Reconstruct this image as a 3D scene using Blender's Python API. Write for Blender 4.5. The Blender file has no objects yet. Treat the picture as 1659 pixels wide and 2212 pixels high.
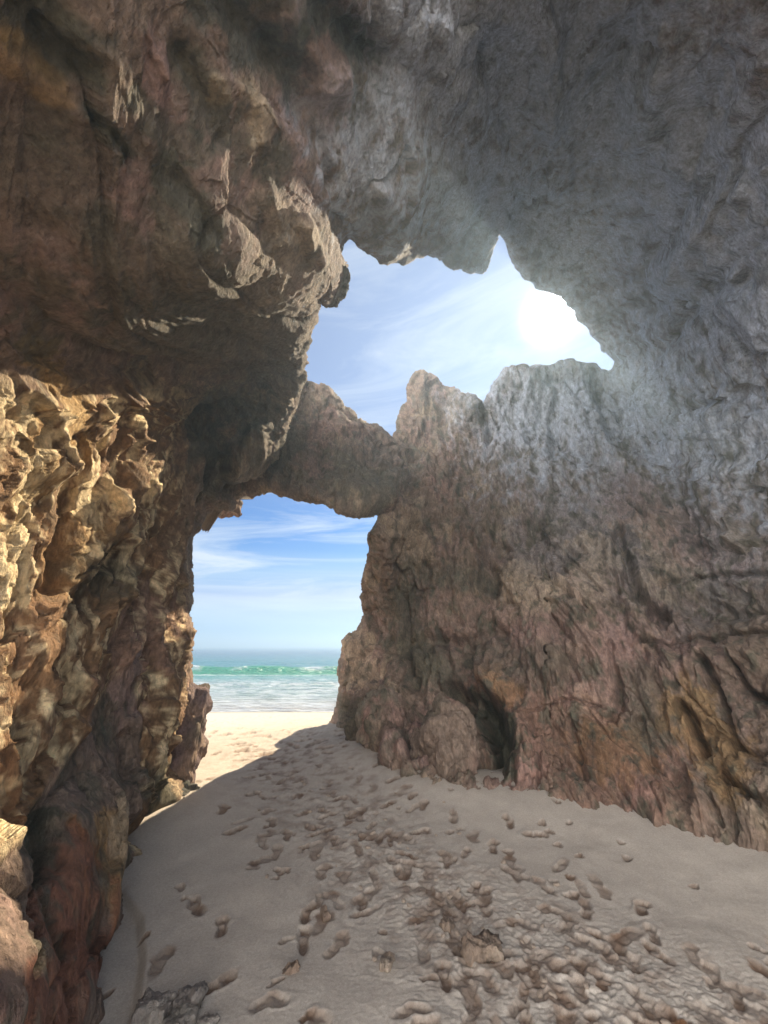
import bpy, math, time
import numpy as np
from mathutils import Vector
T0 = time.time()
sc = bpy.context.scene
COL = sc.collection

# ------------------------------------------------------------------ camera, sky, sun, exposure
CAM_Z = 1.6
PITCH = math.radians(19.9)
F = 799.0                      # focal length in picture units (picture 1659 x 2212 units)
CX, CY = 829.5, 1106.0
cam_d = bpy.data.cameras.new('camera')
cam = bpy.data.objects.new('camera', cam_d); COL.objects.link(cam)
cam.location = (0, 0, CAM_Z)
cam.rotation_euler = (math.radians(90) + PITCH, 0, 0)
cam_d.sensor_fit = 'VERTICAL'; cam_d.sensor_height = 36.0; cam_d.lens = 36.0 * F / 2212.0
cam_d.clip_start = 0.05; cam_d.clip_end = 20000
sc.camera = cam

SUN = Vector((0.451, 0.759, 0.841)).normalized()
SUN_EL = math.asin(SUN.z); SUN_AZ = math.atan2(SUN.x, SUN.y)
sd_ = bpy.data.lights.new('sun', 'SUN'); sd_.energy = 5.0; sd_.angle = math.radians(0.5); sd_.color = (1.0, 0.87, 0.66)
sun = bpy.data.objects.new('sun', sd_); COL.objects.link(sun)
sun.rotation_euler = (-SUN).to_track_quat('-Z', 'Y').to_euler()
sun.location = (8, 14, 20)

sc.view_settings.view_transform = 'Standard'; sc.view_settings.look = 'None'
sc.view_settings.gamma = 1.0; sc.view_settings.use_curve_mapping = False
sc.view_settings.exposure = 1.25
sc.cycles.use_denoising = True
sc.cycles.max_bounces = 8; sc.cycles.diffuse_bounces = 5
sc.cycles.sample_clamp_indirect = 4.0

class NT:
    """tiny node-tree helper"""
    def __init__(s, tree): s.t = tree; s.t.nodes.clear()
    def n(s, typ, **kw):
        nd = s.t.nodes.new(typ)
        for k, v in kw.items():
            if k.startswith('i_'):
                key = k[2:]; key = int(key) if key.isdigit() else key.replace('_', ' ')
                if hasattr(v, 'is_output') or isinstance(v, bpy.types.NodeSocket): s.t.links.new(v, nd.inputs[key])
                else: nd.inputs[key].default_value = v
            else: setattr(nd, k, v)
        return nd
    def math(s, op, a, b=None, c=None, clamp=False):
        nd = s.t.nodes.new('ShaderNodeMath'); nd.operation = op; nd.use_clamp = clamp
        for i, v in enumerate((a, b, c)):
            if v is None: continue
            if isinstance(v, bpy.types.NodeSocket): s.t.links.new(v, nd.inputs[i])
            else: nd.inputs[i].default_value = v
        return nd.outputs[0]
    def mix(s, fac, a, b, mode='MIX'):
        nd = s.t.nodes.new('ShaderNodeMix'); nd.data_type = 'RGBA'; nd.blend_type = mode
        for i, v in ((0, fac), (6, a), (7, b)):
            if isinstance(v, bpy.types.NodeSocket): s.t.links.new(v, nd.inputs[i])
            else: nd.inputs[i].default_value = v if i == 0 or len(v) == 4 else (*v, 1)
        return nd.outputs[2]
    def ramp(s, fac, stops, interp='LINEAR'):
        nd = s.t.nodes.new('ShaderNodeValToRGB'); s.t.links.new(fac, nd.inputs[0]); e = nd.color_ramp.elements
        nd.color_ramp.interpolation = interp
        while len(e) < len(stops): e.new(0.5)
        for k, (p, c) in zip(e, stops): k.position = p; k.color = (c, c, c, 1) if not hasattr(c, '__len__') else (*c, 1)
        return nd.outputs[0]
    def link(s, a, b): s.t.links.new(a, b)

world = bpy.data.worlds.new('World'); sc.world = world; world.use_nodes = True
w = NT(world.node_tree)
sky = w.n('ShaderNodeTexSky', sky_type='NISHITA', sun_disc=False, sun_elevation=SUN_EL, sun_rotation=SUN_AZ,
          air_density=1.0, dust_density=0.15, ozone_density=2.5, altitude=10)
tc = w.n('ShaderNodeTexCoord')
gen = tc.outputs['Generated']
sep = w.n('ShaderNodeSeparateXYZ', i_0=gen)
skyc = w.n('ShaderNodeHueSaturation', i_Saturation=1.35, i_Value=0.95, i_Color=sky.outputs[0]).outputs[0]
skyc = w.mix(1.0, skyc, (0.90, 0.92, 1.08), 'MULTIPLY')
skyc = w.mix(1.0, skyc, (2.7, 3.8, 7.0, 1), 'DARKEN')
# wispy cirrus streaks drifting across the sky (direction based: x/|y| and elevation)
zc = w.math('MAXIMUM', sep.outputs[2], 0.0)
hz = w.math('DIVIDE', sep.outputs[0], w.math('ADD', w.math('ABSOLUTE', sep.outputs[1]), 0.15))
sheet = w.n('ShaderNodeCombineXYZ', i_0=w.math('MULTIPLY', hz, 1.3), i_1=w.math('MULTIPLY_ADD', zc, 9.0, w.math('MULTIPLY', hz, -0.9)), i_2=w.math('MULTIPLY', sep.outputs[1], 0.3))
n1 = w.n('ShaderNodeTexNoise', i_Vector=sheet.outputs[0], i_Scale=1.3, i_Detail=9.0, i_Roughness=0.62, i_Distortion=0.9)
wisp = w.math('ADD', w.math('MULTIPLY', w.ramp(n1.outputs[0], [(0.43, 0.0), (0.70, 0.85)]), w.ramp(zc, [(.3, 1.), (.5, .35)])), w.math('MULTIPLY', w.ramp(zc, [(.3, 0.), (.5, 1.)]), .30))
sheet2 = w.n('ShaderNodeCombineXYZ', i_0=w.math('MULTIPLY', hz, 0.8), i_1=w.math('MULTIPLY', zc, 16.0), i_2=3.7)
n2 = w.n('ShaderNodeTexNoise', i_Vector=sheet2.outputs[0], i_Scale=1.0, i_Detail=8.0, i_Roughness=0.6, i_Distortion=0.5)
band = w.math('MULTIPLY', w.ramp(zc, [(0.0, 0.0), (0.025, 0.25), (0.055, 1.0), (0.15, 1.0), (0.19, 0.3), (0.24, 0.0)]),
              w.ramp(n2.outputs[0], [(0.34, 0.25), (0.55, 1.0)]))
cloud = w.math('MAXIMUM', wisp, w.math('MULTIPLY', band, 0.9), clamp=True)
cloudcol = w.mix(1.0, (7.0, 7.6, 8.2, 1), (1, 1, 1, 1), 'MULTIPLY')
col = w.mix(cloud, skyc, cloudcol)
# added fill light: an invented bright cloud bank in the unseen sky behind the beholder
bdir = w.math('MULTIPLY_ADD', sep.outputs[0], -0.42, w.math('MULTIPLY', sep.outputs[1], -0.90))
back = w.math('MULTIPLY', w.ramp(bdir, [(0.35, 0.0), (0.75, 1.0)]),
              w.ramp(n1.outputs[0], [(0.35, 0.55), (0.6, 1.0)]))
haze_ = w.ramp(zc, [(0.0, 0.85), (0.05, 0.6), (0.12, 0.0)])
col = w.mix(w.math('MULTIPLY', haze_, w.ramp(sep.outputs[1], [(0., 0.), (.3, 1.)])), col, (2.6, 4.9, 7.2, 1))
backc = w.mix(w.ramp(zc, [(0.28, 0.), (0.65, 1.)]), (101.0, 99.0, 98.0, 1), (20.0, 20.5, 22.0, 1))
col = w.mix(back, col, backc)
# the sun seen through thin cirrus: disc and aureole
dot = w.n('ShaderNodeVectorMath', operation='DOT_PRODUCT'); w.link(gen, dot.inputs[0]); dot.inputs[1].default_value = SUN
ang = w.math('ARCCOSINE', w.math('MINIMUM', dot.outputs['Value'], 1.0))
a1 = w.math('MULTIPLY', w.math('EXPONENT', w.math('MULTIPLY', ang, -110.0)), 2500.0)
a2 = w.math('MULTIPLY', w.math('EXPONENT', w.math('MULTIPLY', ang, -7.0)), .4)
aur = w.math('ADD', a1, a2)
aurc = w.mix(1.0, w.n('ShaderNodeCombineXYZ', i_0=aur, i_1=aur, i_2=aur).outputs[0], (0.95, 0.97, 1.0, 1), 'MULTIPLY')
col = w.mix(1.0, col, aurc, 'ADD')
bg = w.n('ShaderNodeBackground', i_Color=col, i_Strength=0.052)
out = w.n('ShaderNodeOutputWorld'); w.link(bg.outputs[0], out.inputs[0])

# ------------------------------------------------------------------ numeric helpers
def _h(ix, iy, iz, seed):
    h = (ix.astype(np.uint32) * np.uint32(374761393) + iy.astype(np.uint32) * np.uint32(668265263)
         + iz.astype(np.uint32) * np.uint32(2246822519) + np.uint32((seed * 3266489917) & 0xffffffff))
    h ^= h >> np.uint32(13); h *= np.uint32(1274126177); h ^= h >> np.uint32(16); h *= np.uint32(2654435769); h ^= h >> np.uint32(15)
    return h
def perlin(P, seed=0):
    out = np.empty(len(P), np.float32); CH = 200000
    for a in range(0, len(P), CH):
        p = P[a:a + CH].astype(np.float32); i = np.floor(p); f = p - i; ii = i.astype(np.int64)
        u = f * f * f * (f * (f * 6 - 15) + 10)
        r = 0
        for dx in (0, 1):
            wx = u[:, 0] if dx else 1 - u[:, 0]
            for dy in (0, 1):
                wy = u[:, 1] if dy else 1 - u[:, 1]
                for dz in (0, 1):
                    wz = u[:, 2] if dz else 1 - u[:, 2]
                    h = _h(ii[:, 0] + dx, ii[:, 1] + dy, ii[:, 2] + dz, seed)
                    gx = (h & np.uint32(1023)).astype(np.float32) / 511.5 - 1
                    gy = ((h >> np.uint32(10)) & np.uint32(1023)).astype(np.float32) / 511.5 - 1
                    gz = ((h >> np.uint32(20)) & np.uint32(1023)).astype(np.float32) / 511.5 - 1
                    r = r + wx * wy * wz * (gx * (f[:, 0] - dx) + gy * (f[:, 1] - dy) + gz * (f[:, 2] - dz))
        out[a:a + CH] = r
    return out * 1.4
def fbm(P, seed, octs, rough=0.5, ridged=False):
    r = 0; amp = 1; tot = 0; f = 1.0
    for o in range(octs):
        n = perlin(P * f + o * 7.3, seed + o)
        if ridged: n = 1 - 2 * np.abs(n) * 1.6
        r = r + n * amp; tot += amp; amp *= rough; f *= 2.03
    return r / tot
def worley(P, seed):
    """distance to nearest and second nearest feature point"""
    F1 = np.empty(len(P), np.float32); F2 = np.empty(len(P), np.float32); CH = 200000
    for a in range(0, len(P), CH):
        p = P[a:a + CH].astype(np.float32); ii = np.floor(p).astype(np.int64)
        d1 = np.full(len(p), 9, np.float32); d2 = d1.copy()
        for dx in (-1, 0, 1):
            for dy in (-1, 0, 1):
                for dz in (-1, 0, 1):
                    c = ii + (dx, dy, dz); h = _h(c[:, 0], c[:, 1], c[:, 2], seed)
                    q = np.stack([(h & np.uint32(1023)), (h >> np.uint32(10)) & np.uint32(1023), (h >> np.uint32(20)) & np.uint32(1023)], 1).astype(np.float32) / 1023 + c
                    d = ((q - p) ** 2).sum(1)
                    m = d < d1; d2 = np.where(m, d1, np.minimum(d2, d)); d1 = np.where(m, d, d1)
        F1[a:a + CH] = np.sqrt(d1); F2[a:a + CH] = np.sqrt(d2)
    return F1, F2
def facets(P, seed):
    """broken rock faces: every cell is a tilted flat face; returns height and closeness to the joint between faces"""
    out = np.empty(len(P), np.float32); jt = np.empty(len(P), np.float32); CH = 200000
    for a in range(0, len(P), CH):
        p = P[a:a + CH].astype(np.float32); ii = np.floor(p).astype(np.int64)
        d1 = np.full(len(p), 9, np.float32); d2 = d1.copy(); v = np.zeros(len(p), np.float32)
        for dx in (-1, 0, 1):
            for dy in (-1, 0, 1):
                for dz in (-1, 0, 1):
                    c = ii + (dx, dy, dz); h = _h(c[:, 0], c[:, 1], c[:, 2], seed); g = _h(c[:, 0], c[:, 1], c[:, 2], seed + 77)
                    q = np.stack([(h & np.uint32(1023)), (h >> np.uint32(10)) & np.uint32(1023), (h >> np.uint32(20)) & np.uint32(1023)], 1).astype(np.float32) / 1023 + c
                    n = np.stack([(g & np.uint32(1023)), (g >> np.uint32(10)) & np.uint32(1023), (g >> np.uint32(20)) & np.uint32(1023)], 1).astype(np.float32) / 511.5 - 1
                    e = p - q; d = (e ** 2).sum(1); t = (e * n).sum(1) + .35 * n[:, 0]
                    m = d < d1; d2 = np.where(m, d1, np.minimum(d2, d)); d1 = np.where(m, d, d1); v = np.where(m, t, v)
        out[a:a + CH] = v; jt[a:a + CH] = np.sqrt(d2) - np.sqrt(d1)
    return out, jt
def sstep(a, b, x):
    t = np.clip((x - a) / (b - a), 0, 1); return t * t * (3 - 2 * t)
def segdist(px, py, pts, closed=False):
    pts = np.asarray(pts, np.float32); n = len(pts); best = np.full(px.shape, 1e12, np.float32)
    for k in range(n if closed else n - 1):
        a = pts[k]; b = pts[(k + 1) % n]; d = b - a; L = float(d @ d) + 1e-9
        t = np.clip(((px - a[0]) * d[0] + (py - a[1]) * d[1]) / L, 0, 1)
        best = np.minimum(best, (px - a[0] - t * d[0]) ** 2 + (py - a[1] - t * d[1]) ** 2)
    if n == 1: best = (px - pts[0][0]) ** 2 + (py - pts[0][1]) ** 2
    return np.sqrt(best)
def inside(px, py, pts):
    c = np.zeros(px.shape, bool); n = len(pts)
    for k in range(n):
        x1, y1 = pts[k]; x2, y2 = pts[(k + 1) % n]
        if y1 == y2: continue
        m = ((y1 > py) != (y2 > py)) & (px < (x2 - x1) * (py - y1) / (y2 - y1) + x1)
        c ^= m
    return c
cp, sp = math.cos(PITCH), math.sin(PITCH)
def ray(px, py):
    x = (np.asarray(px, float) - CX) / F; y = (CY - np.asarray(py, float)) / F
    return np.stack([x, cp - y * sp, sp + y * cp], -1)
def project(p):
    p = np.asarray(p, float) - (0, 0, CAM_Z)
    f = p[..., 1] * cp + p[..., 2] * sp; u = -p[..., 1] * sp + p[..., 2] * cp
    return CX + p[..., 0] / f * F, CY - u / f * F

# ------------------------------------------------------------------ sand level (metres)
WALL_FOOT = [(-1.1, 9.3), (0.0, 6.4), (0.57, 5.4), (2.3, 4.8), (3.2, 3.8), (5, 2)]
SEA_Z = -1.05
def ground(X, Y):
    X = np.asarray(X, np.float32); Y = np.asarray(Y, np.float32)
    h = np.zeros(np.broadcast(X, Y).shape, np.float32)
    d = segdist(X, Y, WALL_FOOT)
    h = h + 0.16 * np.exp(-(d / 0.7) ** 2) * (1 - sstep(6.5, 8.5, Y))
    h = h - 0.115 * np.maximum(Y - 8.6, 0) - 0.01 * np.maximum(Y - 8.6, 0) * 0
    h = np.maximum(h, -3.5)
    h = h + 0.10 * np.exp(-((X + 2.0) ** 2 / 0.5 + (Y - 4.6) ** 2 / 1.6))       # little bank against the left wall
    return h
def contact(px, py):
    d = ray(px, py); t = 3.0
    for _ in range(30): t = (CAM_Z - float(ground(d[0] * t, d[1] * t))) / -d[2] * 0.5 + t * 0.5
    return t

# ------------------------------------------------------------------ rock shell: base depth fields
contacts = [(205, 2212), (238, 2000), (255, 1900), (290, 1860), (345, 1790), (400, 1742), (718, 1562), (760, 1592), (830, 1648), (880, 1672), (935, 1690),
            (1020, 1688), (1100, 1692), (1200, 1715), (1300, 1740), (1400, 1762), (1500, 1792), (1580, 1812), (1659, 1840), (1800, 1880)]
ctrl = []
for c in contacts:
    t = contact(*c); ctrl.append((c[0], c[1], t))
    p = ray(*c) * t + (0, 0, CAM_Z - 0.5)
    if c[0] in (718, 760, 830): p = p + (0.05, 0.05, 0)
    q = project(p); tt = (p[1]) * cp + (p[2] - CAM_Z) * sp
    ctrl.append((float(q[0]), float(q[1]), float(tt)))
common = ctrl + [
    (0, 2212, 1.05), (0, 1800, 1.6), (0, 1500, 1.9), (0, 1200, 2.1), (0, 800, 2.0), (130, 2000, 1.75), (200, 1800, 2.25), (200, 1500, 2.75), (200, 1200, 3.0),
    (200, 820, 2.95), (200, 950, 3.05), (350, 1200, 4.2), (350, 1500, 3.9), (340, 1700, 3.5), (410, 1300, 5.2), (410, 1500, 4.9), (410, 1650, 4.5), (400, 1000, 4.8),
    (0, 620, 1.6), (0, 400, 1.35), (0, 0, 1.1), (400, 400, 1.85), (300, 530, 1.85), (400, 0, 1.55), (400, 640, 2.3), (400, 790, 4.0), (200, 400, 1.6), (200, 640, 1.95), (200, 0, 1.3), (560, 500, 2.45), (560, 650, 2.95), (560, 765, 4.6),
    (690, 400, 2.9), (700, 200, 2.6), (829, 0, 2.5), (829, 420, 3.7), (820, 550, 4.6), (920, 540, 5.7), (950, 300, 4.4), (1080, 505, 7.8), (1190, 630, 8.6), (1330, 780, 8.7), (750, 505, 3.9),
    (1200, 300, 5.9), (1200, 0, 4.1), (1500, 0, 3.5), (1659, 0, 3.1), (1659, 400, 3.9), (1500, 400, 5.0), (1659, 700, 4.5), (1450, 700, 6.9), (1500, 900, 6.3),
    (1659, 1100, 4.6), (1400, 1100, 6.3), (1200, 800, 9.0), (1200, 1000, 7.8), (1085, 900, 9.6), (910, 810, 10.6), (870, 950, 10.0), (1000, 950, 9.6), (1010, 870, 9.5), (1045, 870, 9.4),
    (830, 1110, 7.2), (795, 1200, 7.3), (790, 1250, 7.6), (786, 1330, 8.1), (740, 1400, 8.2), (735, 1500, 8.3), (900, 1250, 7.6), (900, 1450, 6.7), (1000, 1250, 7.2), (1100, 1250, 6.8),
    (1000, 1450, 6.2), (1000, 1560, 5.5), (880, 1560, 6.0), (1300, 1500, 4.7), (1300, 1300, 5.4), (1500, 1500, 4.1), (1659, 1500, 3.5), (1659, 1300, 4.0),
    (1500, 1300, 4.9), (1100, 1500, 5.3), (1200, 1600, 4.75), (1500, 1680, 3.6),
    (1900, 1500, 2.7), (2300, 1200, 2.2), (2300, 600, 2.1), (2300, 0, 1.9), (1700, -500, 2.1), (829, -500, 2.3), (829, -900, 1.9), (0, -500, 0.95),
    (-600, -500, 0.85), (-600, 800, 1.1), (-600, 1700, 0.95), (-500, 2400, 0.7), (3200, 1000, 1.15), (3200, 0, 1.1), (3200, 1900, 1.1), (2300, 2000, 1.75),
    (-1300, 0, .62), (-1300, 1000, .72), (-1300, 2000, .62), (-1300, -900, .5), (3200, -900, .8)]
left_set = [(600, 900, 6.0), (655, 780, 5.4), (560, 860, 5.8), (690, 670, 3.9), (720, 600, 3.9), (500, 950, 5.6), (430, 900, 5.2), (560, 1010, 5.7), (460, 1080, 5.3)]
bridge_set = [(500, 1070, 6.6), (640, 1085, 6.0), (760, 1112, 5.9), (650, 830, 8.1), (740, 870, 8.4), (830, 930, 9.3), (600, 900, 7.4), (460, 950, 6.8), (700, 1000, 7.1), (500, 800, 8)]
def fit(pts):
    pts = np.array(pts, float); x = (pts[:, :2] - (CX, CY)) / F; n = len(x)
    r2 = ((x[:, None] - x[None]) ** 2).sum(-1); K = 0.5 * r2 * np.log(r2 + 1e-12) + np.eye(n) * 2e-3
    A = np.zeros((n + 3, n + 3)); A[:n, :n] = K; A[:n, n] = 1; A[:n, n + 1:] = x; A[n:, :n] = A[:n, n:].T
    s = np.linalg.solve(A, np.r_[np.log(pts[:, 2]), 0, 0, 0]); return x, s
def evalf(model, PX, PY):
    x, s = model; n = len(x); u = ((PX - CX) / F).astype(np.float32); v = ((PY - CY) / F).astype(np.float32)
    r = (s[n] + s[n + 1] * u + s[n + 2] * v).astype(np.float32)
    for k in range(n):
        r2 = (u - np.float32(x[k, 0])) ** 2 + (v - np.float32(x[k, 1])) ** 2 + np.float32(1e-9)
        r += np.float32(0.5 * s[k]) * r2 * np.log(r2)
    return np.clip(np.exp(r), 0.35, 12)

STEP = 2.3
def axis(lo, hi, a, b, fixed=None):
    core = np.arange(a, b, STEP)
    if fixed is not None: core = core + (fixed - core[np.argmin(abs(core - fixed))])
    lft = [core[0]]; s = STEP
    while lft[-1] > lo: s *= 1.09; lft.append(lft[-1] - s)
    rgt = [core[-1]]; s = STEP
    while rgt[-1] < hi: s *= 1.09; rgt.append(rgt[-1] + s)
    return np.r_[np.array(lft[1:])[::-1], core, np.array(rgt[1:])]
US = axis(-1200, 3000, -40, 1700, 1200.0); VS = axis(-800, 2600, -40, 2240)
PX, PY = np.meshgrid(US.astype(np.float32), VS.astype(np.float32))
NV, NU = PX.shape; KSEAM = int(np.argmin(abs(US - 1200)))
D1 = evalf(fit(common + left_set), PX, PY)
F2 = evalf(fit(common + bridge_set), PX, PY)
wr = sstep(960, 1150, PX); D2 = D1 ** wr * F2 ** (1 - wr)

# ---- outlines of the openings
sky_left = [(760, 513), (750, 512), (733, 545), (746, 575), (749, 600), (735, 636), (712, 655), (690, 652), (684, 690), (668, 715), (656, 758), (662, 780), (653, 812)]
overhang = [(648, 850), (634, 895), (612, 950), (588, 1000), (562, 1022), (520, 1032), (486, 1045), (481, 1062), (508, 1078), (501, 1098), (462, 1100), (440, 1135), (417, 1165)]
left_edge = [(414, 1230), (414, 1300), (405, 1325), (416, 1362), (412, 1400), (410, 1490), (408, 1560), (402, 1640), (388, 1700)]
left_foot = [(400, 1760), (395, 1800), (350, 1880), (320, 1960), (300, 2060), (290, 2300), (290, 2700)]
right_foot = [(3100, 2700), (2600, 2250), (1900, 2010), (1659, 1920), (1500, 1870), (1300, 1820), (1100, 1770), (930, 1775), (850, 1740), (800, 1680), (730, 1610)]
right_edge = [(714, 1562), (724, 1535), (735, 1480), (738, 1430), (743, 1385), (772, 1363), (788, 1328), (783, 1290), (791, 1230), (800, 1180), (795, 1150), (812, 1125), (822, 1108)]
bridge_low = [(830, 1108), (792, 1121), (760, 1114), (720, 1094), (690, 1092), (640, 1080), (612, 1068), (580, 1064), (545, 1072), (505, 1080), (430, 1095)]
bridge_top = [(520, 790), (600, 800), (660, 822), (700, 832), (722, 850), (742, 872), (768, 905), (790, 915), (812, 918), (832, 938), (850, 950)]
pinnacle = [(857, 930), (858, 902), (868, 880), (878, 868), (880, 835), (890, 812), (912, 802), (938, 815), (956, 838), (985, 842), (1005, 852), (1026, 856), (1046, 882)]
crest = [(1053, 858), (1060, 830), (1085, 806), (1130, 790), (1178, 793), (1230, 780), (1282, 786), (1318, 797), (1333, 780)]
sky_right = [(1315, 770), (1298, 752), (1280, 728), (1270, 702), (1250, 690), (1236, 668), (1212, 642), (1188, 634), (1160, 625), (1132, 602), (1104, 564), (1093, 528), (1081, 505)]
sky_top = [(1071, 512), (1055, 552), (1040, 586), (1020, 590), (985, 581), (950, 560), (922, 548), (900, 552), (872, 570), (856, 572), (822, 562), (800, 545), (776, 530)]
A = sky_left + overhang + left_edge + left_foot + [(1700, 2700), (1700, 790)] + crest[-1:] + sky_right + sky_top      # opening for left wall and roof (x < 1200)
Q2 = bridge_top + pinnacle + crest + [(1700, 790), (1700, 1935)] + right_foot[3:] + right_edge + bridge_low + [(430, 800)]
Rsky = crest + sky_right + sky_top + [(760, 700), (1000, 900)]
Rfoot = right_foot + [(600, 1600), (600, 2900), (3200, 2900)]
EN = (fbm(np.stack([PX.ravel() / 34, PY.ravel() / 34, PX.ravel() * 0], 1), 50, 4, 0.62) * 10).reshape(PX.shape)
sdA = segdist(PX, PY, A, True) * np.where(inside(PX, PY, A), -1, 1)
sdQ = segdist(PX, PY, Q2, True) * np.where(inside(PX, PY, Q2), 1, -1)
# the closing lines of the polygons that are not rock edges must not round the surface
sdR = np.minimum(segdist(PX, PY, Rsky[:-2]) * np.where(inside(PX, PY, Rsky), -1, 1), segdist(PX, PY, right_foot) * np.where(inside(PX, PY, Rfoot), -1, 1))
right = PX >= US[KSEAM] - 0.5
M1sd = np.where(right, sdR, sdA) + EN
M2sd = sdQ + EN
def inward(sd):
    gy, gx = np.gradient(sd, VS, US); return np.stack([gx, gy * sp, -gy * cp], -1).reshape(-1, 3)

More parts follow.
